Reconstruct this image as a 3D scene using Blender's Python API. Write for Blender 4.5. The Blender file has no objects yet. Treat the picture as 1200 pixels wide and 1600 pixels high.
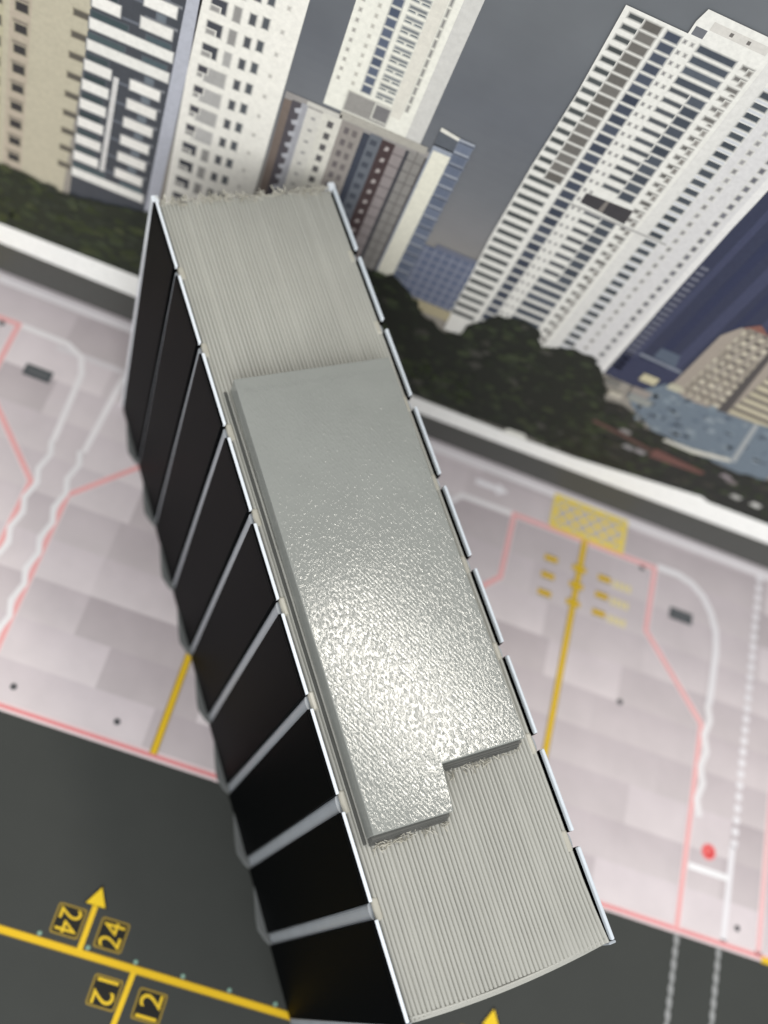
import bpy, math, random
from mathutils import Matrix, Vector
random.seed(7)
K = 0.001                       # everything below is written in millimetres
SC = bpy.context.scene
COL = SC.collection

# ------------------------------------------------------------------ camera
cam_d = bpy.data.cameras.new('camera')
cam = bpy.data.objects.new('camera', cam_d)
COL.objects.link(cam)
cam.matrix_world = Matrix((
    (0.9264926605, -0.3487666720, -0.1413264257, -20.57 * K),
    (0.2476902177, 0.8479148052, -0.4687110402, -68.81 * K),
    (0.2833035583, 0.3992521655, 0.8719729366, 204.55 * K),
    (0, 0, 0, 1)))
cam_d.sensor_fit = 'HORIZONTAL'
cam_d.sensor_width = 36.0
cam_d.lens = 1675.81 / 1200 * 36.0
cam_d.clip_start = 0.005
cam_d.clip_end = 20.0
cam_d.dof.use_dof = True
cam_d.dof.focus_distance = 0.143
cam_d.dof.aperture_fstop = cam_d.lens / 2.45
SC.camera = cam
SC.render.resolution_x, SC.render.resolution_y = 768, 1024

# ------------------------------------------------------------------ light
world = bpy.data.worlds.new('World')
SC.world = world
world.use_nodes = True
bg = world.node_tree.nodes['Background']
bg.inputs[0].default_value = (0.97, 0.985, 1.0, 1)
bg.inputs[1].default_value = 0.86


def lamp(name, loc, aim, size, power, colour, size_y=None, along=None):
    d = bpy.data.lights.new(name, 'AREA')
    d.shape = 'RECTANGLE' if size_y else 'DISK'
    d.size = size * K
    if size_y:
        d.size_y = size_y * K
    d.energy = power
    d.color = colour
    o = bpy.data.objects.new(name, d)
    COL.objects.link(o)
    o.location = Vector(loc) * K
    o.rotation_euler = (Vector(aim) - Vector(loc)).to_track_quat('-Z', 'Y').to_euler()
    if along:                   # long side of the lamp in the room
        z = (Vector(loc) - Vector(aim)).normalized()
        x = Vector(along)
        x = (x - z * x.dot(z)).normalized()
        o.rotation_euler = Matrix((x, z.cross(x), z)).transposed().to_euler()
    return o


lamp('ceiling_lamp', (138, 172, 624), (8.8, -16.7, 69), 165, .80, (1.0, 0.95, 0.86), 55, (0.88, -0.47, 0))
lamp('front_fill', (150, -610, 520), (10, 40, 30), 760, 4.4, (0.97, 0.985, 1.0), 560)  # added soft fill from the camera side, brightens backdrop foot and ledge

SC.view_settings.view_transform = 'Standard'
SC.view_settings.look = 'None'
SC.view_settings.exposure = 0.0
SC.view_settings.gamma = 1.0
SC.view_settings.use_curve_mapping = False


# ------------------------------------------------------------------ helpers
def lin(c):
    out = []
    for v in c:
        v = max(0.0, min(255.0, v)) / 255.0
        out.append(v / 12.92 if v <= 0.04045 else ((v + 0.055) / 1.055) ** 2.4)
    return tuple(out)


def vary(c, a):
    k = random.uniform(-a, a)
    return tuple(v + k + random.uniform(-a, a) * .25 for v in c)


class MB:
    """collects faces (mm) with one sRGB colour each"""

    def __init__(s):
        s.v, s.f, s.c = [], [], []

    def poly(s, pts, col=(200, 200, 200)):
        n = len(s.v)
        s.v += [tuple(p) for p in pts]
        s.f.append(tuple(range(n, n + len(pts))))
        s.c.append(col)
        return s

    def box(s, x0, x1, y0, y1, z0, z1, col=(200, 200, 200)):
        p = [(x, y, z) for x in (x0, x1) for y in (y0, y1) for z in (z0, z1)]
        n = len(s.v)
        s.v += p
        for q in ((0, 1, 3, 2), (4, 6, 7, 5), (0, 4, 5, 1), (2, 3, 7, 6), (0, 2, 6, 4), (1, 5, 7, 3)):
            s.f.append(tuple(n + i for i in q))
            s.c.append(col)
        return s

    def prism(s, pts, z0, z1, col=(200, 200, 200), inset=0.0):
        n, m = len(s.v), len(pts)
        s.v += [(x, y, z0) for x, y in pts] + [(x, y, z1) for x, y in pts]
        s.f.append(tuple(range(n + m - 1, n - 1, -1)))
        s.f.append(tuple(range(n + m, n + 2 * m)))
        s.c += [col, col]
        for i in range(m):
            j = (i + 1) % m
            s.f.append((n + i, n + j, n + m + j, n + m + i))
            s.c.append(col)
        return s

    def tube(s, pts, r, col=(200, 200, 200), sides=5):
        rings = []
        for i, p in enumerate(pts):
            p = Vector(p)
            a = Vector(pts[max(i - 1, 0)])
            b = Vector(pts[min(i + 1, len(pts) - 1)])
            t = (b - a)
            t = t.normalized() if t.length > 1e-9 else Vector((0, 0, 1))
            u = t.cross(Vector((0.31, 0.17, 0.93))).normalized()
            w = t.cross(u)
            rr = r[i] if isinstance(r, (list, tuple)) else r
            ring = []
            for k in range(sides):
                an = 2 * math.pi * k / sides
                q = p + (u * math.cos(an) + w * math.sin(an)) * rr
                ring.append(len(s.v))
                s.v.append(tuple(q))
            rings.append(ring)
        for a, b in zip(rings, rings[1:]):
            for k in range(sides):
                s.f.append((a[k], a[(k + 1) % sides], b[(k + 1) % sides], b[k]))
                s.c.append(col)
        s.f.append(tuple(reversed(rings[0])))
        s.f.append(tuple(rings[-1]))
        s.c += [col, col]
        return s

    def build(s, name, mat, parent=None, smooth=False, bevel=0.0, seg=2):
        me = bpy.data.meshes.new(name)
        me.from_pydata([(x * K, y * K, z * K) for x, y, z in s.v], [], s.f)
        at = me.color_attributes.new('Col', 'FLOAT_COLOR', 'CORNER')
        buf = []
        cache = {}
        for f, c in zip(s.f, s.c):
            if isinstance(c[0], tuple):             # one colour per corner
                for q in c:
                    buf.extend(lin(q) + (1.0,))
                continue
            l = cache.get(c)
            if l is None:
                l = cache[c] = lin(c) + (1.0,)
            buf.extend(l * len(f))
        at.data.foreach_set('color', buf)
        me.materials.append(mat)
        me.update()
        if smooth:
            for p in me.polygons:
                p.use_smooth = True
        o = bpy.data.objects.new(name, me)
        COL.objects.link(o)
        o.parent = parent
        if bevel:
            b = o.modifiers.new('bevel', 'BEVEL')
            b.width = bevel * K
            b.segments = seg
            b.limit_method = 'ANGLE'
        return o


def tag(o, label=None, cat=None, group=None, kind=None):
    if label: o['label'] = label
    if cat: o['category'] = cat
    if group: o['group'] = group
    if kind: o['kind'] = kind
    return o


def nodes(name):
    m = bpy.data.materials.new(name)
    m.use_nodes = True
    nt = m.node_tree
    return m, nt, nt.nodes['Principled BSDF']


def mapped(nt, scale, kind='ShaderNodeTexNoise', rot=(0, 0, 0), stretch=(1, 1, 1), detail=2.0, rough=.5):
    tc = nt.nodes.new('ShaderNodeTexCoord')
    mp = nt.nodes.new('ShaderNodeMapping')
    mp.inputs['Rotation'].default_value = rot
    mp.inputs['Scale'].default_value = tuple(scale * s for s in stretch)
    nt.links.new(tc.outputs['Object'], mp.inputs['Vector'])
    t = nt.nodes.new(kind)
    nt.links.new(mp.outputs['Vector'], t.inputs['Vector'])
    if kind == 'ShaderNodeTexNoise':
        t.inputs['Scale'].default_value = 1.0
        t.inputs['Detail'].default_value = detail
        t.inputs['Roughness'].default_value = rough
    return t


def print_material(name, grain, amount, rough=.45, spec=.25):
    """ink on a flat sheet: face colour from the mesh, broken up by grain"""
    m, nt, bs = nodes(name)
    at = nt.nodes.new('ShaderNodeAttribute')
    at.attribute_name = 'Col'
    n1 = mapped(nt, grain, detail=4.0, rough=.6)
    mr = nt.nodes.new('ShaderNodeMapRange')
    mr.inputs[1].default_value, mr.inputs[2].default_value = .3, .7
    mr.inputs[3].default_value, mr.inputs[4].default_value = 1 - amount, 1 + amount
    nt.links.new(n1.outputs['Fac'], mr.inputs[0])
    mx = nt.nodes.new('ShaderNodeMix')
    mx.data_type = 'RGBA'
    mx.blend_type = 'MULTIPLY'
    mx.inputs['Factor'].default_value = 1.0
    nt.links.new(at.outputs['Color'], mx.inputs['A'])
    nt.links.new(mr.outputs['Result'], mx.inputs['B'])
    nt.links.new(mx.outputs['Result'], bs.inputs['Base Color'])
    bs.inputs['Roughness'].default_value = rough
    bs.inputs['Specular IOR Level'].default_value = spec
    return m


def plastic(name, col, rough, spec=.5, noise=0.0, grain=400, bump=None):
    m, nt, bs = nodes(name)
    c = lin(col)
    bs.inputs['Base Color'].default_value = c + (1,)
    bs.inputs['Roughness'].default_value = rough
    bs.inputs['Specular IOR Level'].default_value = spec
    if noise:
        n = mapped(nt, grain, detail=3.0)
        r = nt.nodes.new('ShaderNodeValToRGB')
        r.color_ramp.elements[0].position, r.color_ramp.elements[1].position = .3, .7
        r.color_ramp.elements[0].color = tuple(v * (1 - noise) for v in c) + (1,)
        r.color_ramp.elements[1].color = tuple(min(1, v * (1 + noise)) for v in c) + (1,)
        nt.links.new(n.outputs['Fac'], r.inputs['Fac'])
        nt.links.new(r.outputs['Color'], bs.inputs['Base Color'])
    if bump:
        bump(nt, bs)
    return m


def bump_chain(nt, bs, items):
    prev = None
    for sock, strength, dist in items:
        b = nt.nodes.new('ShaderNodeBump')
        b.inputs['Strength'].default_value = strength
        b.inputs['Distance'].default_value = dist * K
        nt.links.new(sock, b.inputs['Height'])
        if prev:
            nt.links.new(prev, b.inputs['Normal'])
        prev = b.outputs['Normal']
    nt.links.new(prev, bs.inputs['Normal'])


# ------------------------------------------------------------------ materials
M_MAT = print_material('mat_print', 90, .035, .5, .2)
M_SLAB = print_material('mat_slab_print', 120, .05, .5, .2)
M_SKY = print_material('sky_print', 36, .1, .5, .2)
M_BACK = print_material('backdrop_print', 1400, .07, .5, .2)


def wave(nt, scale, rot, dist=0.0):
    w = mapped(nt, 1.0, 'ShaderNodeTexWave', rot=rot)
    w.wave_type = 'BANDS'
    w.bands_direction = 'X'
    w.inputs['Scale'].default_value = scale
    w.inputs['Distortion'].default_value = dist
    w.inputs['Detail'].default_value = 1.0
    return w


def roof_bump(nt, bs):
    n = mapped(nt, 3500, stretch=(1, .12, 1), detail=2)
    n2 = mapped(nt, 900, detail=3)
    bump_chain(nt, bs, [(n.outputs['Fac'], .4, .02), (n2.outputs['Fac'], .3, .015)])


def block_bump(nt, bs):
    peel = mapped(nt, 2350, rot=(0, 0, math.radians(-30)), stretch=(1, .62, 1), detail=2.5, rough=.55)
    fine = mapped(nt, 4200, rot=(0, 0, math.radians(-38)), stretch=(1, .5, 1), detail=1.0)
    w = wave(nt, 600, (0, 0, math.radians(-30)), 1.2)
    mr = nt.nodes.new('ShaderNodeMapRange')         # scattered raised grains on a flatter skin
    mr.interpolation_type = 'SMOOTHSTEP'
    mr.inputs[1].default_value, mr.inputs[2].default_value = .42, .78
    nt.links.new(peel.outputs['Fac'], mr.inputs[0])
    bump_chain(nt, bs, [(mr.outputs['Result'], 1.0, .0165), (fine.outputs['Fac'], 1.0, .0045), (w.outputs['Fac'], 1.0, .003)])


def layer_bump(nt, bs):
    w = wave(nt, 900, (0, math.radians(90), 0), .4)
    bump_chain(nt, bs, [(w.outputs['Fac'], .6, .05)])


M_ROOF = plastic('ridged_roof_plastic', (169, 168, 160), .24, .5, .04, 90, roof_bump)
M_BLOCK = plastic('smooth_grey_plastic', (136, 138, 133), .10, .5, .03, 200, block_bump)
M_BLOCK_SHADE = plastic('shaded_block_plastic', (84, 84, 80), .4, .4, .08, 300, layer_bump)  # darker copy of the block grey: shade at the block foot is in the colour
M_WHITE = plastic('white_panel_plastic', (224, 229, 234), .18, .5, .03, 300)
M_BAR = plastic('blue_grey_edge_plastic', (204, 211, 217), .2, .5, .06, 300)
M_BLACK = plastic('black_panel_plastic', (4, 5, 6), .5, .03)
M_GREY = plastic('grey_mullion_plastic', (160, 165, 170), .35, .4, .05, 200)
M_BODY = plastic('grey_body_plastic', (95, 97, 96), .45, .4, .08, 200, layer_bump)
m, nt, bs = nodes('plastic_string')
bs.inputs['Base Color'].default_value = lin((196, 192, 178)) + (1,)
bs.inputs['Roughness'].default_value = .2
bs.inputs['Transmission Weight'].default_value = .25
M_STRING = m

# ================================================================== airport mat
WHITE, RED, PINK = (236, 231, 231), (232, 166, 164), (236, 210, 210)
YEL, YELD = (228, 188, 40), (120, 100, 52)
APRON, ASPHALT = (199, 190, 192), (60, 62, 59)
X0, X1, Y0, Y1 = -150.0, 190.0, -150.0, 63.6
EDGE = -24.2
LY = .012                                       # one printed layer above another


mat_base = MB().box(X0, X1, Y0, Y1, -1.5, 0, APRON).build('airport_mat', M_MAT)
tag(mat_base, 'printed airport apron mat with red, white and yellow markings under the model building', 'mat')
asphalt = MB().poly([(X0, Y0, LY), (X1, Y0, LY), (X1, EDGE, LY), (X0, EDGE, LY)], ASPHALT).build('asphalt_area', M_MAT, mat_base)
tag(asphalt, 'dark grey taxiway area of the mat')


def stroke_pts(pts, w):
    """offset outline of a polyline with mitred joints"""
    L, R = [], []
    for i, p in enumerate(pts):
        p = Vector(p)
        d0 = (p - Vector(pts[i - 1])).normalized() if i else None
        d1 = (Vector(pts[i + 1]) - p).normalized() if i < len(pts) - 1 else None
        d0 = d0 or d1
        d1 = d1 or d0
        n0, n1 = Vector((-d0.y, d0.x)), Vector((-d1.y, d1.x))
        n = (n0 + n1)
        n = n.normalized() if n.length > 1e-6 else n0
        k = w / 2 / max(.35, n.dot(n0))
        L.append(p + n * k)
        R.append(p - n * k)
    return L, R


def stroke(mb, pts, w, col, layer):
    L, R = stroke_pts(pts, w)
    for i in range(len(pts) - 1):
        mb.poly([(q.x, q.y, layer * LY) for q in (L[i], R[i], R[i + 1], L[i + 1])], col)


def line(name, pts, w, col, layer=3, rim=None, rimw=.35):
    mb = MB()
    if rim:
        stroke(mb, pts, w + 2 * rimw, rim, layer)
    stroke(mb, pts, w, col, layer + (1 if rim else 0))
    return mb.build(name, M_MAT, mat_base)


def disc(mb, x, y, r, col, layer, n=14, sx=1.0):
    mb.poly([(x + sx * r * math.cos(2 * math.pi * k / n), y + r * math.sin(2 * math.pi * k / n), layer * LY) for k in range(n)], col)


# concrete slabs of the apron, one piece each
row = 8.4
rnd = random.Random(31)
k = 0
y = EDGE
while y < 60:
    x = -112 - rnd.uniform(0, 16)
    while x < 140:
        w = rnd.choice((17.6, 20.0, 24.4, 30.5, 38.0))
        g = rnd.choice((-15, -10, -6, -2, 0, 3, 7, 11, 15))
        t, d = g - rnd.uniform(2, 7), g + rnd.uniform(1, 9)
        ct, cd = (202 + t, 191 + t, 193 + t), (202 + d, 192 + d, 192 + d)
        y2 = min(y + row, 60.4)
        MB().poly([(x, y, LY), (x + w, y, LY), (x + w, y2, LY), (x, y2, LY)], (cd, cd, ct, ct)).build('printed_slab', M_SLAB, mat_base)
        x += w
    y += row

P = 75.75                                       # distance between two stands
line('white_line', [(X0, 61.5), (X1, 61.5)], 1.9, (234, 228, 229), 3)
line('red_line', [(X0, EDGE - .1), (X1, EDGE - .1)], .75, (226, 142, 142), 4, (226, 208, 208), .55)
for c in (-16.5 - P, -16.5, -16.5 + P):
    top = [(c - 33.7, EDGE), (c - 33.7, 19.3), (c - 17.7, 36.2), (c - 17.7, 52.4), (c + 18.2, 52.4), (c + 18.2, 36.4), (c + 34.4, 19.5), (c + 34.2, EDGE)]
    o = line('red_line', top, .85, RED, 6, PINK, .3)
    line('yellow_line', [(c + .1, 52.6), (c, EDGE + .2)], .95, YEL, 9, (168, 140, 62), .28)
    # stop bars left and right of the lead-in line
    for yy in (45.0, 40.7, 36.3):
        for dx in (-7.0, 6.4):
            line('stop_bar', [(c + dx - 1.6, yy), (c + dx + 1.6, yy)], 1.0, (228, 186, 40), 5, (136, 118, 66), .3)
        line('stop_cross', [(c - 1.7, yy + .1), (c + 1.7, yy + .1)], 1.05, YEL, 11, (150, 126, 60), .2)
        mb = MB()
        for q in range(4):
            xx = c + 8.7 + q * 1.2
            mb.poly([(xx, yy - 1.2, 4 * LY), (xx + .8, yy - 1.2, 4 * LY), (xx + .8, yy + .5, 4 * LY), (xx, yy + .5, 4 * LY)], (226, 211, 150))
        tag(mb.build('faded_marking', M_MAT, mat_base), kind='stuff')
    # yellow hatched box
    hx0, hx1, hy0, hy1 = c - 8.6, c + 9.2, 53.3, 61.2
    mb = MB()
    mb.poly([(hx0, hy0, 7 * LY), (hx1, hy0, 7 * LY), (hx1, hy1, 7 * LY), (hx0, hy1, 7 * LY)], (193, 185, 180))
    stroke(mb, [(hx0, hy0), (hx1, hy0), (hx1, hy1), (hx0, hy1), (hx0, hy0)], 1.1, (234, 210, 104), 9)
    n = 5
    hgt = hy1 - hy0
    for q in range(-3, n + 1):
        for sgn in (1, -1):
            xa = hx0 + q * (hx1 - hx0) / n
            xb = xa + hgt
            ya, yb = (hy0, hy1) if sgn > 0 else (hy1, hy0)
            t0 = max(0, (hx0 - xa) / hgt)
            t1 = min(1, (hx1 - xa) / hgt)
            if t1 > t0:
                stroke(mb, [(xa + t0 * hgt, ya + (yb - ya) * t0), (xa + t1 * hgt, ya + (yb - ya) * t1)], 0.62, (236, 208, 90), 10 if sgn > 0 else 11)
    mb.build('hatched_box', M_MAT, mat_base)
    # dark drain covers
    for dx in (26.2,):
        mb = MB()
        mb.poly([(c + dx - 2.9, 41.6, 5 * LY), (c + dx + 2.9, 41.6, 5 * LY), (c + dx + 2.9, 44.4, 5 * LY), (c + dx - 2.9, 44.4, 5 * LY)], (80, 84, 86))
        mb.poly([(c + dx - 2.2, 42.7, 6 * LY), (c + dx + 2.2, 42.7, 6 * LY), (c + dx + 2.2, 43.3, 6 * LY), (c + dx - 2.2, 43.3, 6 * LY)], (112, 112, 114))
        mb.build('drain_cover', M_MAT, mat_base)
    for dx, yy in ((-8.3, -20.5), (14.7, 17.8), (47.6, -20.4), (15.0, 51.2)):
        mb = MB()
        disc(mb, c + dx, yy, .62, (84, 84, 86), 12)
        mb.build('dark_spot', M_MAT, mat_base)
    # white arrow on the service road
    mb = MB()
    stroke(mb, [(c - 28.3, 57.1), (c - 22.8, 57.1)], 1.3, (240, 236, 238), 4)
    mb.poly([(c - 23.0, 55.6, 5 * LY), (c - 20.2, 57.1, 5 * LY), (c - 23.0, 58.6, 5 * LY)], (240, 236, 238))
    mb.build('white_arrow', M_MAT, mat_base)

# service roads between stands: white outer lines, zipper edges
for c in (-54.4, -54.4 + P):
    line('white_line', [(c - 20.0, 52.4), (c - 8.8, 52.2), (c - 5.2, 50.4), (c - 3.6, 46.6), (c - 2.9, 29.5)], 1.25, WHITE, 4)
    line('white_line', [(c + 20.5, 52.4), (c + 7.2, 52.2), (c + 4.6, 49.0), (c + 3.6, 29.5)], 1.25, WHITE, 4)
    line('faint_band', [(c - 10.6, 50.6), (c + 6, 50.6)], 1.2, (218, 212, 213), 3)
    for sx in (-2.7, 3.3):
        mb = MB()
        pts = []
        yy = 29.5
        i = 0
        while yy > -23:
            pts.append((c + sx + (.5 if i % 2 else -.5), yy))
            yy -= 3.9 if i % 2 else 3.0
            i += 1
        stroke(mb, pts, 1.15, (232, 228, 228), 8)
        mb.build('zipper_line', M_MAT, mat_base)

# right-hand road: curve, zipper and dotted lane line
cur = [(77.9, 53.0), (83.5, 53.0), (87.2, 52.0), (90.4, 49.8), (92.8, 46.6), (94.6, 42.3), (95.2, 37.5), (95.1, 30.0), (95.0, 24.5)]
line('white_line', cur, 1.55, (230, 226, 227), 9)
mb = MB()
pts, yy, i = [], 24.5, 0
while yy > -2:
    pts.append((95.0 + (.6 if i % 2 else -.45), yy))
    yy -= 3.6
    i += 1
stroke(mb, pts, 1.5, (229, 225, 225), 9)
mb.build('zipper_line', M_MAT, mat_base)
yy = 60.0
while yy > -4.5:
    mb = MB()
    disc(mb, 104.4, yy, .95, (230, 226, 228), 4, 12, .9)
    mb.build('lane_dot', M_MAT, mat_base)
    yy -= 2.55
line('white_line', [(104.1, -4.4), (104.0, EDGE + .5)], 1.35, (230, 226, 228), 4)
line('stop_line', [(94.4, -11.2), (104.0, -11.2)], 1.3, (240, 238, 238), 5)
mb = MB()
disc(mb, 98.7, -7.2, 1.75, (232, 150, 150), 4, 18)
disc(mb, 98.7, -7.2, 1.35, (222, 78, 78), 5, 18)
disc(mb, 98.5, -7.1, .55, (238, 130, 126), 6, 12)
disc(mb, 99.1, -7.5, .35, (190, 48, 50), 7, 10)
tag(mb.build('red_dot', M_MAT, mat_base), 'red round marking on the mat near the white stop line')
line('red_line', [(112.1, 30), (112.1, EDGE)], .8, (228, 176, 176), 4, PINK, .35)
line('yellow_line', [(112.9, EDGE - .6), (X1, EDGE - .6)], 1.2, YEL, 8)
for cx in (93.7, 103.2):
    mb = MB()
    yy, i = EDGE - .9, 0
    while yy > -110:
        mb.poly([(cx - .5, yy - .3, 5 * LY), (cx + .05, yy, 5 * LY), (cx + .6, yy - .9, 5 * LY), (cx + .5, yy - 2.3, 5 * LY), (cx - .05, yy - 2.6, 5 * LY), (cx - .6, yy - 1.5, 5 * LY)], (150, 151, 150))
        yy -= 2.35
    stroke(mb, [(cx, EDGE - .9), (cx, -110)], .5, (128, 130, 129), 4)
    tag(mb.build('zipper_line', M_MAT, mat_base), kind='stuff')

# taxiway centre line, arrows and stand number signs
line('yellow_line', [(X0, -59.7), (X1, -59.7)], 1.05, (226, 184, 34), 8, (150, 124, 44), .2)


def glyphs(text, cx, cy, rot, sx, sy, col, layer):
    cu = bpy.data.curves.new('number', 'FONT')
    cu.body = text
    cu.align_x, cu.align_y = 'CENTER', 'CENTER'
    cu.size = 1.0
    cu.offset = .0
    tmp = bpy.data.objects.new('number', cu)
    COL.objects.link(tmp)
    dg = bpy.context.evaluated_depsgraph_get()
    me = tmp.evaluated_get(dg).to_mesh()
    xs = [v.co.x for v in me.vertices]
    ys = [v.co.y for v in me.vertices]
    mx, my = (min(xs) + max(xs)) / 2, (min(ys) + max(ys)) / 2
    kx, ky = sx / (max(xs) - min(xs)), sy / (max(ys) - min(ys))
    mb = MB()
    ca, sa = math.cos(rot), math.sin(rot)
    for f in me.polygons:
        pp = []
        for i in f.vertices:
            x, y = (me.vertices[i].co.x - mx) * kx, (me.vertices[i].co.y - my) * ky
            pp.append((cx + x * ca - y * sa, cy + x * sa + y * ca, layer * LY))
        mb.poly(pp, col)
    tmp.to_mesh_clear()
    bpy.data.objects.remove(tmp)
    bpy.data.curves.remove(cu)
    return mb


def sign(text, cx, cy, rot):
    def rr(h, r, layer, col, mb):
        pts = []
        for (sx, sy, a0) in ((1, 1, 0), (-1, 1, 90), (-1, -1, 180), (1, -1, 270)):
            for q in range(4):
                a = math.radians(a0 + q * 30)
                pts.append((cx + sx * (h - r) + r * math.cos(a), cy + sy * (h - r) + r * math.sin(a), layer * LY))
        mb.poly(pts, col)
    mb = MB()
    rr(2.55, .5, 5, (142, 120, 52), mb)
    rr(2.2, .35, 6, (30, 30, 26), mb)
    b = mb.build('number_sign', M_MAT, mat_base)
    glyphs(text, cx, cy, rot, 4.1, 3.7, (222, 186, 46), 8).build('number', M_MAT, b)
    return b


for c in (-16.8, -16.8 + 75.4):
    line('yellow_line', [(c, -59.5), (c, -51.2)], .95, YEL, 12)
    mb = MB()
    mb.poly([(c - 2.1, -51.9, 12 * LY), (c + 2.1, -51.9, 12 * LY), (c, -48.2, 12 * LY)], (24, 24, 22))
    mb.poly([(c - 1.75, -51.8, 13 * LY), (c + 1.75, -51.8, 13 * LY), (c, -48.7, 13 * LY)], (232, 196, 40))
    mb.build('arrow_head', M_MAT, mat_base)
    sign('24', c - 3.45, -55.4, -math.pi / 2)
    sign('24', c + 4.35, -55.6, math.pi / 2)
    d = c + 10.0
    line('yellow_line', [(d, -60.0), (d - .6, -74)], .95, YEL, 12)
    sign('12', d - 3.55, -64.4, -math.pi / 2)
    sign('12', d + 4.4, -64.5, math.pi / 2)
for i in range(-10, 20):
    mb = MB()
    disc(mb, 1.5 + 8.53 * i, -58.55, .42, (128, 158, 142), 14, 10)
    mb.build('green_light', M_MAT, mat_base)

# ================================================================== backdrop
YB = 64.0
BX0, BX1, BZ = -150.0, 190.0, 150.0
LB = .02
back = MB().box(BX0, BX1, YB, YB + 2.0, 0, BZ, (210, 210, 206)).build('city_backdrop', M_BACK)
tag(back, 'upright printed photo backdrop of white city towers behind the mat', 'backdrop')


class PR(MB):
    """ink shapes on the upright sheet, given as (x, z)"""

    def p(s, pts, col, layer):
        return s.poly([(x, YB - layer * LB, z) for x, z in pts], col)

    bg, soft, cnt = None, .2, 0                     # soft ink edges fading into the wall behind

    def r(s, x0, x1, z0, z1, col, layer, lean=None):
        if s.bg is None:
            f = lean or (lambda z: 0)
            return s.p([(x0 + f(z0), z0), (x1 + f(z0), z0), (x1 + f(z1), z1), (x0 + f(z1), z1)], col, layer)
        s.cnt += 1
        e = min(s.soft, (x1 - x0) * .4, (z1 - z0) * .4)
        y = YB - (layer + (s.cnt % 9) / 11.0) * LB
        i = [(x0 + e, y, z0 + e), (x1 - e, y, z0 + e), (x1 - e, y, z1 - e), (x0 + e, y, z1 - e)]
        o = [(x0 - e, y, z0 - e), (x1 + e, y, z0 - e), (x1 + e, y, z1 + e), (x0 - e, y, z1 + e)]
        s.poly(i, col)
        for k in range(4):
            j = (k + 1) % 4
            s.poly([o[k], o[j], i[j], i[k]], (s.bg, s.bg, col, col))
        return s


def put(pr, name, label=None, kind=None):
    return tag(pr.build(name, M_BACK, back), label, kind=kind)


# sky of the printed photo: cloudy grey, paler towards the horizon
pr = PR()
zs = [9, 40, 52, 58, 64, 74, 90, 110, BZ]
cs = [(146, 142, 135), (154, 148, 138), (150, 145, 137), (140, 137, 133), (128, 127, 127), (113, 115, 118), (102, 105, 110), (107, 110, 113)]
for i in range(len(cs) - 1):
    for q in range(8):
        t = (q + .5) / 8
        pr.r(BX0, BX1, zs[i] + (zs[i + 1] - zs[i]) * q / 8, zs[i] + (zs[i + 1] - zs[i]) * (q + 1) / 8, tuple(a + (b - a) * t for a, b in zip(cs[i], cs[i + 1])), 1)
pr.r(BX0, BX1, zs[-2], BZ, cs[-1], 1)
tag(pr.build('printed_sky', M_SKY, back), 'plain grey sky of the printed photo')

CW = (232, 229, 219)            # printed white walls
DK, NAVY, TEAL = (52, 58, 66), (62, 68, 86), (78, 92, 96)
rnd = random.Random(5)


def vv(c, a):
    g = rnd.uniform(-a, a)
    return tuple(v + g for v in c)


# beige block with small windows at the far left
pr = PR()
lean = lambda z: (z - 79.7) * .082
pr.r(-112, -66, 30, 130, (186, 179, 157), 3, lean)
pr.r(-79.3, -75.8, 30, 130, (182, 170, 152), 4, lambda z: (z - 72.7) * .056)
pr.r(-112, -80.2, 30, 130, (184, 178, 150), 4, lambda z: (z - 72.7) * .056)
pr.bg = (176, 168, 146)
z = 37.2
while z < 128:
    l2 = (z - 72.7) * .056
    pr.r(-78.4 + l2, -76.3 + l2, z - 1.1, z + .9, (58, 56, 56), 5)
    pr.r(-78.6 + l2, -76.2 + l2, z + .9, z + 1.5, (132, 122, 112), 5)
    pr.r(-83.2 + l2, -80.6 + l2, z - 1.1, z + .9, (74, 72, 62), 5)
    pr.r(-90 + l2, -87.6 + l2, z - 1.1, z + .9, (74, 72, 62), 5)
    l3 = (z - 76) * .05
    pr.r(-68.9 + l3, -66.3 + l3, z + 2.7, z + 4.0, (92, 88, 80), 5)
    z += 4.44
put(pr, 'printed_apartment_block', 'beige apartment block with small square windows printed at far left')

# white tower with stacked balconies
pr = PR()
lb = lambda z: (z - 79.7) * .05
pr.r(-66.2, -50.0, 30, 130, (72, 75, 80), 4, lb)
pr.r(-51.9, -49.6, 30, 130, (178, 180, 188), 5, lambda z: (z - 88) * .04)
pr.bg = (92, 96, 102)
z, i = 38.8, 0
while z < 128:
    l2 = lb(z)
    full = i in (0, 7, 8) or i > 12 and i % 3
    if full:
        pr.r(-66.2 + l2, -52.4 + l2, z, z + 2.2, vv((230, 228, 220), 4), 6)
        pr.r(-66 + l2, -60 + l2, z + 2.2, z + 3.6, vv((70, 84, 86), 8), 5)
        pr.r(-57 + l2, -53 + l2, z + 2.1, z + 3.4, vv((86, 100, 104), 8), 5)
    else:
        pr.r(-66.2 + l2, -61.6 + l2, z, z + 2.3, vv((232, 229, 221), 4), 6)
        pr.r(-58.4 + l2, -53.2 + l2, z - .2, z + 2.1, vv((232, 229, 221), 4), 6)
        pr.r(-61.2 + l2, -58.2 + l2, z + .1, z + .45, (108, 112, 120), 5)
        pr.r(-65.9 + l2, -62.2 + l2, z + 2.4, z + 3.7, vv((58, 70, 72), 8), 5)
        pr.r(-56 + l2, -54.6 + l2, z + 2.2, z + 3.9, (110, 118, 124), 5)
        pr.r(-57.8 + l2, -52.6 + l2, z + 2.0, z + 2.4, (146, 146, 148), 5)
    z += 4.42
    i += 1
pr.bg = None
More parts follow.
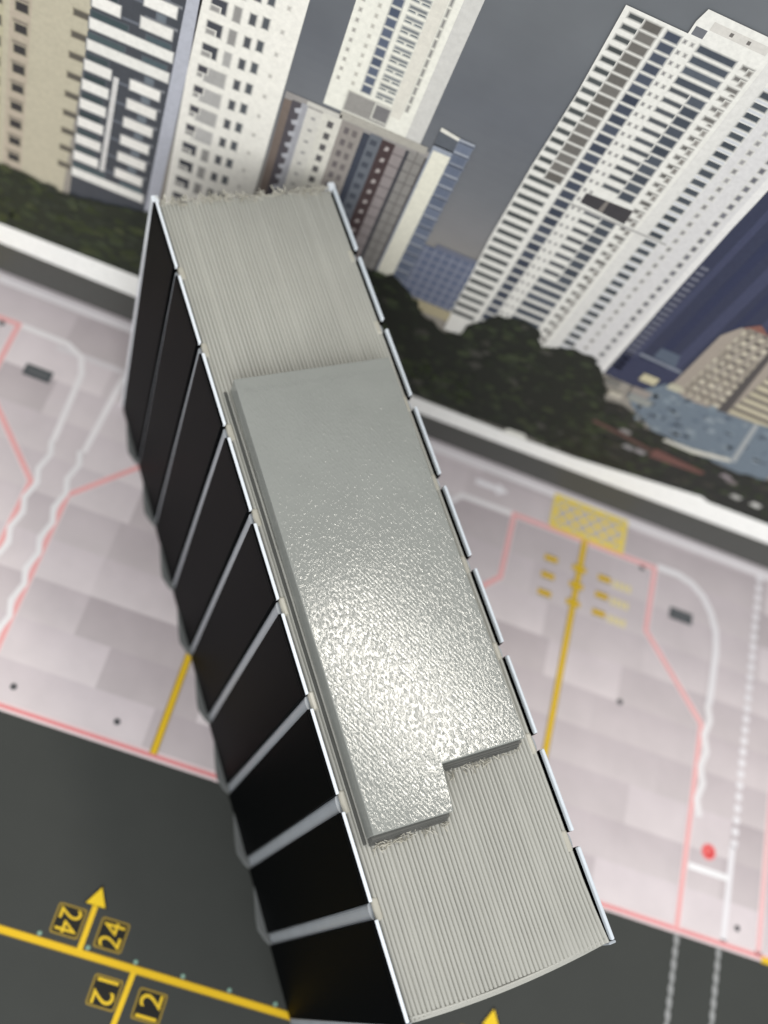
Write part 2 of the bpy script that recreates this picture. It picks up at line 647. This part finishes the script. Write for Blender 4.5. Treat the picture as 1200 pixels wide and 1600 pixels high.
pr.r(-61.9, -61.0, 43, 66.5, (206, 204, 200), 7, lambda z: (z - 66) * .05)
put(pr, 'printed_tower', 'white tower with stacked balconies and dark glass printed beside the beige block')

# white tower with small windows
pr = PR()
pr.r(-50.0, -34.5, 30, 130, CW, 5, lambda z: (z - 88) * .012)
pr.bg = CW
z, i = 44.2, 0
while z < 128:
    l2 = (z - 88) * .02
    pr.r(-48.3 + l2, -45.8 + l2, z - 1.3, z + 1.2, vv((66, 68, 74), 6), 6)
    pr.r(-48.3 + l2, -46.8 + l2, z - 1.3, z - .3, (150, 148, 144), 7)
    if i in (4, 5, 6, 7):
        pr.r(-47.2 + l2, -43.6 + l2, z - 1.8, z + 1.3, vv((172, 170, 166), 8), 7)
        pr.r(-48.3 + l2, -46.7 + l2, z - .2, z + 1.2, (70, 70, 76), 8)
    else:
        pr.r(-44.8 + l2, -43.5 + l2, z - 1.6, z + 1.3, vv((158, 156, 152), 14), 6)
    pr.r(-42.3 + l2, -41.2 + l2, z - .9, z + 1.2, (82, 84, 88), 6)
    pr.r(-40.3 + l2, -39.2 + l2, z - .6, z + 1.5, (84, 88, 92), 6)
    pr.r(-37.3 + l2, -36.8 + l2, z - .1, z + .6, (178, 174, 166), 6)
    z += 4.42
    i += 1
put(pr, 'printed_tower', 'plain white tower with two columns of small windows printed left of centre')

# tall white tower at the top centre
pr = PR()
pr.r(-28.1, -11.4, 79, 130, (228, 226, 214), 3)
pr.r(-14.0, -11.4, 79, 130, (200, 198, 192), 4)
pr.r(-17.8, -15.9, 82, 130, (214, 210, 198), 4)
pr.bg = (222, 220, 208)
z = 85.0
while z < 128:
    pr.r(-23.2, -21.6, z - .75, z + .75, vv((84, 92, 108), 10), 4)
    pr.r(-20.7, -19.6, z - .65, z + .45, vv((92, 100, 106), 10), 4)
    pr.r(-19.2, -18.0, z - .65, z + .45, vv((92, 100, 106), 10), 4)
    pr.r(-20.7, -18.0, z - .1, z + .5, vv((120, 124, 126), 8), 5)
    pr.r(-15.65, -15.2, z - .9, z + .5, (132, 130, 126), 5)
    pr.r(-27.3, -26.9, z - .3, z + .3, (150, 146, 140), 4)
    pr.r(-24.9, -24.5, z - .2, z + .4, (176, 172, 162), 4)
    z += 1.85
pr.r(-24.9, -17.7, 79.5, 83.5, (146, 143, 138), 6)
pr.r(-20.2, -17.7, 80.2, 83.2, (118, 116, 116), 7)
put(pr, 'printed_tower', 'tall white tower with blue windows rising at the top centre of the print')

# mid-rise grey and brown block in front of it
pr = PR()
pr.r(-34.2, -8.9, 44, 78.4, (150, 146, 142), 8)
cols = [(-34.2, -32.9, (118, 106, 98)), (-32.9, -31.3, (84, 80, 84)), (-31.3, -30.2, (160, 160, 164)), (-30.2, -27.6, (204, 201, 192)),
        (-27.6, -24.4, (208, 205, 194)), (-24.4, -20.6, (146, 140, 134)), (-20.6, -19.4, (64, 68, 78)), (-19.4, -17.3, (104, 108, 114)),
        (-17.3, -15.0, (74, 62, 62)), (-15.0, -13.1, (146, 138, 136)), (-13.1, -12.5, (70, 70, 74)), (-12.5, -9.8, (140, 137, 132)), (-9.8, -9.0, (78, 74, 74))]
for a, b, c in cols:
    pr.r(a, b, 44, 77.2 + rnd.uniform(-.4, .6), c, 9)
z = 46.0
while z < 76.5:
    pr.p([(-31.9, z), (-31.0, z + .2), (-31.0, z + 1.5), (-32.2, z + .8)], (176, 176, 180), 10)
    pr.r(-29.2, -28.5, z, z + .5, (150, 148, 146), 10)
    pr.r(-26.5, -25.5, z - .2, z + 1.2, (92, 90, 90), 10)
    pr.r(-23.6, -22.8, z, z + 1.4, (104, 98, 98), 10)
    pr.r(-22.2, -21.4, z, z + 1.4, (112, 106, 104), 10)
    pr.r(-19.0, -17.9, z, z + 1.2, (76, 80, 88), 10)
    pr.p([(-16.5, z), (-15.8, z + .1), (-15.7, z + .9), (-16.3, z + 1.0)], (172, 164, 160), 10)
    pr.r(-15.0, -13.1, z, z + .3, (112, 104, 104), 10)
    pr.r(-12.5, -9.8, z, z + .3, (112, 108, 106), 10)
    pr.r(-11.3, -11.05, z, z + 2.6, (120, 116, 112), 11)
    z += 2.63
pr.r(-25, -10, 77.6, 79.2, (168, 164, 154), 10)
pr.r(-30.5, -24.6, 77.4, 78.3, (198, 195, 186), 10)
put(pr, 'printed_apartment_block', 'grey and brown striped mid-rise block printed left of the centre')

# white slab with blue balconies
pr = PR()
pr.r(-9.4, -4.0, 44, 80.5, (150, 156, 166), 11)
pr.r(-9.4, -5.6, 80.2, 83.4, (92, 96, 102), 11)
pr.r(-9.1, -5.9, 44, 79.2, (226, 223, 206), 12)
pr.p([(-9.4, 83.4), (-3.4, 82.6), (-3.4, 83.2), (-9.4, 84.2)], (218, 215, 204), 12)
pr.bg = (120, 126, 138)
z = 47.0
while z < 82:
    pr.r(-5.9, -3.6, z, z + 1.75, vv((104, 112, 128), 8), 13)
    pr.r(-5.9, -3.4, z + 1.75, z + 2.15, (64, 70, 84), 13)
    pr.r(-5.9, -3.5, z + 2.15, z + 2.5, (170, 174, 180), 13)
    z += 2.62
put(pr, 'printed_tower', 'slim white tower with a blue balcony column printed beside the striped block')

# distant bluish block
pr = PR()
pr.r(-5.0, 7.5, 41, 58.2, (100, 108, 128), 10)
pr.r(-1.4, 6.6, 58.2, 59.4, (112, 116, 130), 10)
for q in range(7):
    pr.r(-4.6 + q * 1.7, -4.3 + q * 1.7, 43, 58, (138, 142, 156), 11)
for q in range(7):
    pr.r(-5, 7.4, 44 + q * 2.1, 44.4 + q * 2.1, (134, 138, 150), 12)
pr.r(-1, 7.5, 40.5, 43.5, (176, 166, 136), 13)
put(pr, 'printed_apartment_block', 'hazy blue distant block printed between the white towers')

# the big white tower on the right
pr = PR()
TOPZ = 115.9
pr.p([(7.6, 38), (7.2, 46), (6.2, 66), (6.1, 84), (6.4, 100), (6.0, TOPZ), (15.3, TOPZ), (15.3, 118), (15.8, 120.2), (25.0, 120.2), (26.9, 117.6), (30.5, 117.0), (39.6, 116.4), (39.6, 96), (39.2, 80), (39.5, 62), (39.6, 40)], (224, 222, 214), 14)
pr.p([(15.7, 117.4), (17.4, 117.4), (17.4, 116.0), (15.7, 116.0)], (110, 112, 116), 15)
pr.r(17.5, 26.0, 117.6, 119.0, (206, 202, 194), 15)
pr.r(20.2, 20.7, 118.0, 118.6, (110, 106, 102), 16)
pr.r(22.8, 23.3, 118.0, 118.6, (110, 106, 102), 16)
pr.r(26.9, 28.7, 40, 117.6, (214, 212, 206), 15)
pr.r(28.7, 31.4, 42, 113.5, (172, 174, 178), 15)
pr.r(31.4, 38.2, 42, 113.5, (208, 206, 204), 15)
pr.r(38.2, 39.4, 44, 100, (222, 220, 216), 16)
pr.bg = (218, 216, 208)
z = TOPZ - 1.35
step = 1.88
while z > 42:
    h = step
    wv = -0.55 * math.sin(max(0, min(1, (116 - z) / 60)) * math.pi)
    up = z > 82
    # left bay: slot windows
    pr.r(7.0 + wv, (9.5 if up else 11.7) + wv, z - .12 * h, z + .34 * h, vv((74, 78, 78), 8), 15)
    if up:
        pr.r(9.4 + wv, 12.0 + wv * .6, z - .46 * h, z + .34 * h, vv((106, 103, 98), 9), 15)
    # blue bay
    pr.r(12.7 + wv * .5, 14.9, z - .46 * h, z + .3 * h, vv((68, 74, 86), 10), 15)
    pr.r(15.4, 15.8, z - .1 * h, z + .2 * h, (124, 122, 122), 15)
    pr.r(16.5, 16.9, z - .1 * h, z + .2 * h, (134, 132, 130), 15)
    if not 80.6 < z < 84.3:
        full = z > 108 or z < 62
        if full:
            pr.r(17.6, 23.3, z - .3 * h, z + .34 * h, vv((78, 84, 92), 9), 15)
        else:
            pr.r(17.6, 21.0, z - .08 * h, z + .34 * h, vv((80, 84, 88), 9), 15)
            pr.r(20.8, 23.3, z - .44 * h, z + .34 * h, vv((72, 78, 86), 9), 15)
    pr.r(24.3, 26.1, z - .1 * h, z + .3 * h, vv((106, 104, 100), 14), 15)
    pr.r(25.4, 26.1, z - .4 * h, z + .1 * h, vv((128, 124, 118), 14), 15)
    if z < 113:
        pr.r(28.9, 31.2, z - .5 * h, z + .12 * h, vv((70, 76, 82), 9), 16)
        pr.r(28.9, 31.3, z + .12 * h, z + .36 * h, (196, 198, 202), 16)
        pr.r(33.0, 33.7, z - .22 * h, z + .22 * h, vv((140, 138, 138), 16), 16)
        if z < 108:
            pr.r(36.3, 37.2, z - .28 * h, z + .26 * h, vv((106, 106, 112), 10), 16)
    z -= step
    step += .021
pr.bg = None
pr.p([(16.1, 81.5), (24.4, 80.9), (24.3, 84.2), (16.1, 83.8)], (66, 64, 66), 17)
pr.p([(19.3, 81.3), (20.2, 81.2), (20.1, 84.0), (19.6, 84.0)], (124, 118, 112), 18)
pr.r(15.0, 32.5, 80.2, 80.65, (170, 168, 164), 18)
put(pr, 'printed_tower', 'large white tower with many floors of balconies printed on the right')

# blue glass building, right edge
pr = PR()
pr.p([(39.4, 44), (39.4, 98.5), (44, 98), (66, 99.5), (90, 95), (120, 92), (120, 40)], (55, 59, 78), 13)
for q in range(9):
    x = 41.5 + q * 3.6
    c = (50, 55, 78) if q % 2 else (66, 70, 92)
    pr.p([(x, 48), (x + 1.2 + (q % 3) * .5, 48), (x + 1.6 + (q % 3) * .5, 97), (x + .3, 97)], c, 14)
z = 47
while z < 80:
    pr.r(39.8, 41.3 + (78 - z) * .02, z, z + .8, (104, 106, 118), 15)
    z += 1.5
pr.r(40, 52, 44, 52, (58, 62, 84), 15)
pr.p([(42.5, 52.9), (51.6, 52.4), (51.6, 53.2), (42.5, 53.7)], (126, 132, 142), 16)
pr.p([(45, 54), (50, 53.4), (49, 57), (45, 57)], (88, 98, 112), 15)
put(pr, 'printed_glass_tower', 'dark blue glass building printed at the right edge')

# low beige terraces
pr = PR()
pr.p([(52.0, 44), (52.0, 53), (51.8, 66), (53.6, 69.8), (58.6, 70.6), (66, 70), (90, 70), (90, 44)], (160, 150, 138), 17)
pr.p([(53.9, 70.0), (56.0, 72.2), (58.8, 70.4), (58.0, 69.2)], (132, 92, 82), 18)
pr.bg = (150, 142, 130)
z = 47.5
while z < 69.5:
    a = 54.4 + (z - 48) * .0
    pr.r(a, 61.2 + (69 - z) * .1, z, z + 1.25, vv((196, 188, 168), 8), 18)
    pr.r(a + .4, 61 + (69 - z) * .1, z + 1.25, z + 2.0, vv((92, 86, 82), 10), 18)
    pr.r(65.2, 88, z, z + 1.25, vv((192, 184, 158), 8), 18)
    pr.r(65.2, 88, z + 1.25, z + 2.0, vv((100, 94, 86), 10), 18)
    for q in range(4):
        xx = a + .6 + q * 1.9 + rnd.uniform(-.3, .3)
        pr.r(xx, xx + .7, z + .2, z + 2.0, vv((150, 142, 130), 20), 19)
    z += 2.3
pr.bg = None
pr.p([(63.2, 46), (65.2, 47), (61.8, 69.8), (60.8, 69.6)], (84, 80, 78), 20)
put(pr, 'printed_apartment_block', 'low beige terraced block with a red roof printed at right')

# pale blue low building
pr = PR()
pr.p([(46.5, 41), (49.5, 46), (51, 48.4), (57, 46.2), (71.4, 47.4), (84, 50), (84, 30), (58, 32.2), (49, 38)], (110, 122, 132), 21)
for q in range(70):
    x, z = rnd.uniform(50, 80), rnd.uniform(33, 46)
    w, h = rnd.uniform(.5, 2.0), rnd.uniform(.5, 1.6)
    pr.r(x, x + w, z, z + h, vv(rnd.choice([(84, 94, 104), (126, 138, 146), (100, 112, 124), (134, 144, 150)]), 6), 22)
pr.p([(71.2, 47.4), (72.2, 47.4), (75.8, 33.5), (74.6, 33.5)], (160, 164, 164), 23)
for a, b, w, h, c in ((46.0, 47.6, 3.4, 2.4, (196, 188, 156)), (51.6, 48.2, 2.6, 2.0, (186, 182, 160)), (43.2, 39.4, 2.8, 1.6, (186, 180, 164)), (46.4, 43.0, 4.0, 2.2, (150, 142, 134)), (47, 40.6, 5, 2.2, (146, 148, 142)), (41, 42.5, 3, 2, (120, 118, 112))):
    pr.r(a, a + w, z := b - h / 2, z + h, c, 23)
put(pr, 'printed_low_building', 'pale blue low building printed under the beige terraces')

# trees of the print
pr = PR()


def foliage(outline, base, tones, n, box, rmin, rmax, layer):
    pr.p(outline, base, layer)
    def inside(x, z):
        c = False
        j = len(outline) - 1
        for i in range(len(outline)):
            xi, zi = outline[i]
            xj, zj = outline[j]
            if (zi > z) != (zj > z) and x < (xj - xi) * (z - zi) / (zj - zi) + xi:
                c = not c
            j = i
        return c
    k = 0
    while k < n:
        x, z = rnd.uniform(box[0], box[1]), rnd.uniform(box[2], box[3])
        if not inside(x, z):
            k += .2
            continue
        k += 1
        r = rnd.uniform(rmin, rmax)
        m = rnd.choice((5, 6, 7))
        a0 = rnd.random() * 6
        pr.p([(x + r * rnd.uniform(.6, 1.3) * math.cos(a0 + 6.283 * q / m), z + .7 * r * rnd.uniform(.6, 1.3) * math.sin(a0 + 6.283 * q / m)) for q in range(m)],
             vv(rnd.choice(tones), 5), layer + 1 + (int(k) % 97) / 25.0)


def ragged(pts, step, amp):
    out = []
    for (a, b), (c, d) in zip(pts, pts[1:]):
        n = max(1, int(math.hypot(c - a, d - b) / step))
        for q in range(n):
            t = q / n
            out.append((a + (c - a) * t + rnd.uniform(-amp, amp), b + (d - b) * t + rnd.uniform(-amp, amp)))
    out.append(pts[-1])
    return out


GD = [(45, 50, 40), (52, 59, 44), (42, 47, 39), (58, 66, 47), (49, 54, 43)]
GL = GD + [(64, 70, 46), (58, 66, 40), (50, 58, 34)]
foliage(ragged([(-112, 36), (-82, 33.8), (-77, 34.6), (-72.5, 33.0), (-67, 33.6), (-60, 35.0), (-52, 37.5), (-44, 37)], 1.4, .35) + [(-44, 15.5), (-112, 15.5)],
        (44, 49, 38), GL, 420, (-100, -44, 15.5, 38), .5, 1.7, 24)
foliage(ragged([(-30, 47), (-9.9, 46.2), (-6, 47.2), (-1.8, 44.6), (1.6, 41), (4, 39.6), (8, 37.6), (10.8, 38.6), (11.4, 43), (15.5, 48.2), (20.5, 49.9), (23.5, 48.6), (26.6, 44.3), (30.8, 47.1), (35.5, 47.8), (40.7, 42.6), (43, 38.5), (44.8, 35.8)], 1.1, .45)
        + [(47, 27), (52, 21), (60, 15.5), (-30, 11.5)], (40, 43, 37), GD + GD + [(60, 66, 48), (66, 66, 60)], 560, (-30, 52, 12.5, 50), .4, 1.6, 24)
foliage(ragged([(44, 36), (48, 37), (54, 33.2), (62, 32.5), (75, 30.5), (95, 33), (120, 36)], 1.2, .4) + [(120, 16), (44, 14)], (46, 47, 44),
        GD + [(62, 60, 54), (56, 60, 50)], 330, (44, 118, 15.5, 37), .4, 1.5, 23)
put(pr, 'printed_trees', 'dark green trees printed along the bottom of the city view', kind='stuff')
pr = PR()
pr.p([(45, 29.6), (52, 28.8), (60, 27.2), (60, 26), (52, 27.6), (45, 28.4)], (94, 72, 66), 30)
pr.p([(60.4, 24.6), (72.6, 25.4), (73.0, 26.6), (60.2, 28.0)], (112, 80, 74), 30)
pr.p([(60, 31.4), (67, 31.2), (75, 33.2), (74, 34.2), (66, 32.6), (60, 32.4)], (206, 204, 192), 30)
for x, z, c in ((52.1, 29.6, (136, 132, 130)), (55.3, 24.8, (140, 138, 138)), (58.1, 24.9, (146, 142, 142)), (77, 28, (140, 132, 134)), (79, 27, (120, 112, 112)), (83, 22.5, (172, 172, 166)), (88, 22.4, (196, 196, 190)), (94, 22, (150, 150, 146))):
    pr.p([(x - 1.4, z - .4), (x + 1.1, z - .8), (x + 1.5, z + .5), (x - .8, z + .9)], c, 30)
pr.p([(-4, 13.4), (6.5, 13.0), (4.0, 16.0), (-1.5, 19.0), (-4, 19)], (134, 136, 144), 30)
pr.p([(-4, 17.6), (2, 17.2), (1, 18.0), (-4, 18.6)], (188, 186, 182), 31)
for q in range(60):
    x, z = rnd.uniform(3, 20), rnd.uniform(17, 25)
    pr.p([(x, z), (x + rnd.uniform(.5, 1.4), z - .3), (x + .9, z + .7)], vv((60, 72, 42), 8), 30)
put(pr, 'printed_roofs', 'small red and white roofs printed among the dark trees', kind='stuff')

# white ledge and dark band along the foot
pr = PR()
pr.p([(BX0, 10.2), (-83, 10.0), (-54, 9.6), (10, 7.9), (60, 9.2), (100, 10.4), (BX1, 10.6), (BX1, 17.8), (100, 17.6), (79.5, 17.0), (77.5, 18.0), (48, 14.0), (36, 13.4), (8, 13.2), (-54, 16.8), (-83, 16.4), (BX0, 16.2)], (250, 250, 245), 33)
pr.p([(30.5, 13.0), (36.5, 13.2), (35.5, 15.2), (31.4, 15.0)], (226, 226, 216), 34)
put(pr, 'printed_ledge', 'bright white ledge printed above the dark band')
pr = PR()
pr.p([(BX0, .15), (BX1, .15), (BX1, 10.6), (100, 10.4), (60, 9.2), (10, 7.9), (-54, 9.6), (-83, 10.0), (BX0, 10.2)], (82, 82, 79), 32)
put(pr, 'dark_band', 'dark grey band along the foot of the backdrop')

# ================================================================== model building
L, H, W = 124.5, 66.7, 30.0
bld = bpy.data.objects.new('model_building', None)
COL.objects.link(bld)
bld.empty_display_size = .01
bld.rotation_euler = (0, 0, math.radians(34.0))
tag(bld, 'long grey model building with black side panels and ridged roof standing on the mat', 'model building')
SHIFT = Vector((-15.0, -62.26, 0))


def part(mb, name, mat, parent=None, **kw):
    """building parts are written from the near left bottom corner"""
    mb.v = [(x + SHIFT.x, y + SHIFT.y, z) for x, y, z in mb.v]
    return mb.build(name, mat, parent or bld, **kw)


RZ = 66.25
part(MB().box(.75, 29.25, .9, 123.6, 0.02, 63.8), 'body', M_BODY)
part(MB().box(.7, 29.3, .5, .9, 0.02, 65.2), 'end_wall', M_BODY)
part(MB().box(.7, 29.3, 123.6, 124.0, 0.02, 65.2), 'end_wall', M_BODY)
roof = part(MB().box(.6, 29.72, .2, 124.0, 63.85, RZ - .3), 'roof', M_ROOF)
tag(roof, 'grey roof plate with fine lengthwise print ridges')

# print ridges of the roof, running the length of the building
mb = MB()
NR, SUB = 47, 6
xs0, xs1 = .62, 29.70
ny = 96
ys = [.25 + (123.9 - .25) * j / (ny - 1) for j in range(ny)]
rn = random.Random(3)
amp = [rn.uniform(.7, 1.3) for _ in range(NR + 1)]
cent = [[0.0] * ny for _ in range(NR)]
for i in range(NR):
    w = rn.uniform(-.03, .03)
    for j in range(ny):
        w = w * .85 + rn.uniform(-.02, .02)
        cent[i][j] = w
pitch = (xs1 - xs0) / NR
for i in range(NR):
    n0 = len(mb.v)
    for j, y in enumerate(ys):
        for q in range(SUB + 1):
            t = q / SUB
            x = xs0 + (i + t) * pitch + cent[i][j] * math.sin(math.pi * t) * 1.4
            hgt = (1 - (2 * t - 1) ** 2) ** .55 * .32 * amp[i] * (1 + cent[i][j] * 3)
            # the plate lifts and smooths out a little towards the near right corner
            lift = max(0, (10 - y) / 10) ** 2 * max(0, (x - 16) / 13) ** 1.5 * .7
            fade = 1 - .7 * max(0, min(1, (4.5 - y) / 4.5)) * max(0, min(1, (x - 14) / 12))
            mb.v.append((x, y, RZ - .28 + .2 * (1 - fade) + hgt * fade + lift))
    for j in range(ny - 1):
        for q in range(SUB):
            k0 = n0 + j * (SUB + 1) + q
            mb.f.append((k0, k0 + 1, k0 + SUB + 2, k0 + SUB + 1))
            mb.c.append((158, 157, 147))
tag(part(mb, 'roof_ridges', M_ROOF, roof, smooth=True), kind='stuff')

# rounded, slightly bulging lip along the near edge, in three printed layers
for q in range(4):
    pts = []
    for k in range(25):
        t = k / 24
        x = .6 + 28.6 * t
        bulge = math.sin(math.pi * min(1, t * 1.02)) ** .8 * .75
        pts.append((x, .28 - bulge + q * .16, RZ - .15 - (3 - q) * .26 + max(0, t - .55) ** 2 * 2.6))
    part(MB().tube(pts, .2, sides=6), 'edge_bead', M_ROOF, roof, smooth=True)

# panels along both long sides
S0 = [123.8, 109.9, 95.9, 81.6, 67.8, 54.1, 40.45, 26.5, 12.8]
S1 = [111.4, 97.6, 83.65, 69.8, 56.15, 42.4, 28.75, 14.9, .35]
TOP = 67.15
rn = random.Random(11)
for side in (0, 1):
    def sx(x):
        return x if side == 0 else W - x
    for a, b in zip(S0, S1):
        x0, x1 = sorted((sx(-.60), sx(.26 if side == 0 else .0)))
        panel = part(MB().box(x0, x1, b, a, .05, TOP - .82), 'panel', M_BLACK, bevel=.06, seg=1)
        x0, x1 = sorted((sx(-.24 if side == 0 else -.44), sx(.25 if side == 0 else .06)))
        part(MB().box(x0, x1, b + .03, a - .03, TOP - .80, TOP + rn.uniform(-.04, .04)), 'top_edge', M_WHITE if side == 0 else M_BAR, panel, bevel=.17, seg=3)
        x0, x1 = sorted((sx(-.59), sx(-.25)))
        if side == 0:
            part(MB().box(x0, x1, b + .03, a - .03, TOP - .80, TOP - .16), 'rim', M_BLACK, panel)
    # grey mullions in the gaps, each with a thin foot brim
    gaps = [(S0[i + 1], S1[i]) for i in range(8)]
    for a, b in gaps:
        mb = MB()
        cy, hw = (a + b) / 2, (b - a) / 2 + .02
        prof = []
        for q in range(9):
            an = math.pi * q / 8
            prof.append((sx(.1 - .33 * math.sin(an)), cy - hw * math.cos(an)))
        prof += [(sx(.78), cy + hw), (sx(.78), cy - hw)]
        if side:
            prof.reverse()
        mb.prism(list(reversed(prof)), .05, 65.6)
        mu = part(mb, 'mullion', M_GREY, smooth=False)
        mb = MB()
        pl = [(sx(-.5), a - .1), (sx(.3), a - .1), (sx(.3), a + 11), (sx(-.5), a + 11), (sx(-1.2), a + 8.0), (sx(-1.8), a + 5.0), (sx(-2.0), a + 3.4), (sx(-1.3), a + 1.2)]
        if side == 0:
            pl.reverse()
        mb.prism(pl, .03, .8)
        part(mb, 'foot_brim', M_BODY, mu, bevel=.25, seg=2)
    for y0, y1, nm in ((123.85, 125.2, 'corner_post'), ((-.75 if side == 0 else -.1), .3, 'corner_post')):
        x0, x1 = sorted((sx(-.62), sx(.5)))
        part(MB().box(x0, x1, y0, y1, .05, 66.9), nm, M_WHITE if y0 > 50 else M_GREY, bevel=.15)
    # pale translucent bridge on the roof edge at each gap
    for a, b in gaps:
        x0, x1 = sorted((sx(.28), sx(1.25)))
        part(MB().box(x0, x1, a - .35, b + .5, 65.5, RZ + .08), 'bridge', M_STRING, roof, bevel=.3, seg=3)

# raised L-shaped block on the roof
bt = [(2.12, 22.35), (13.55, 22.15), (14.2, 28.35), (27.0, 28.4), (27.55, 89.4), (2.5, 89.4)]
bb = [(2.05, 22.2), (13.6, 22.0), (14.2, 28.2), (27.1, 28.3), (27.6, 89.5), (2.3, 89.5)]
BT = 69.7
block = part(MB().prism(bt, RZ - .05, BT), 'roof_block', M_BLOCK, bevel=.16, seg=3)
tag(block, 'raised glossy grey L-shaped block on the roof')
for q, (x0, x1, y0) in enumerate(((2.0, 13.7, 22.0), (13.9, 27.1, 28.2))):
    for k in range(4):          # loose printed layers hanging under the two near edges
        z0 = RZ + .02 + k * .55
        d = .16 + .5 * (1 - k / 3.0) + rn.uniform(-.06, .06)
        part(MB().box(x0 + .1 + rn.uniform(0, .2), x1 - rn.uniform(.1, .4), y0 - d, y0 + .5, z0, z0 + .3), 'printed_layer', M_BLOCK_SHADE, block, bevel=.08, seg=1)
part(MB().box(1.45, 1.95, 21.7, 89.3, RZ - .2, RZ + .12), 'flange', M_BLOCK_SHADE, block, bevel=.08, seg=1)


# plastic strings: ragged far edge and hairs at the foot of the block
def hairs(n, f, rmin, rmax):
    mb = MB()
    for _ in range(n):
        p = Vector(f())
        d = Vector((rn.uniform(-1, 1), rn.uniform(-.5, .6), rn.uniform(-.15, .4)))
        pts = [tuple(p)]
        for q in range(rn.randint(2, 5)):
            d = (d + Vector((rn.uniform(-.6, .6), rn.uniform(-.6, .6), rn.uniform(-.5, .4)))).normalized()
            p = p + d * rn.uniform(.15, .45)
            p.z = max(p.z, RZ - .1)
            pts.append(tuple(p))
        mb.tube(pts, rn.uniform(rmin, rmax), sides=4)
    return mb


o = part(hairs(240, lambda: (.7 + 28.4 * rn.random(), 123.9 + rn.uniform(-.35, .7), RZ + rn.uniform(-.5, .45)), .05, .17), 'ragged_strings', M_STRING, roof)
tag(o, 'ragged pale plastic strings along the far roof edge', kind='stuff')
mb = hairs(60, lambda: (2.5 + 11 * rn.random(), 21.2 + rn.uniform(-.5, .3), RZ + rn.uniform(.05, .35)), .05, .1)
m2 = hairs(60, lambda: (14.6 + 12.5 * rn.random(), 27.4 + rn.uniform(-.5, .3), RZ + rn.uniform(.05, .35)), .05, .1)
n = len(mb.v)
mb.v += m2.v
mb.f += [tuple(i + n for i in f) for f in m2.f]
mb.c += m2.c
o = part(mb, 'loose_strings', M_STRING, block)
tag(o, kind='stuff')

# ends of the diagonal infill strokes along the edges of the block top
mb = MB()
for i in range(46):
    x, y = 3.6 + i * .51 + rn.uniform(-.08, .08), 87.6 + rn.uniform(-.15, .15)
    mb.tube([(x, y, BT), (x + .35, y - .55 - rn.uniform(0, .25), BT + .02)], [.05, .03], sides=4)
for i in range(60):
    x, y = 26.6 + rn.uniform(-.25, .15), 30.5 + rn.random() * 56
    mb.tube([(x, y, BT), (x + .3, y - rn.uniform(.4, .9), BT + .01)], [.04, .025], sides=4)
tag(part(mb, 'infill_ends', M_BLOCK, block), kind='stuff')
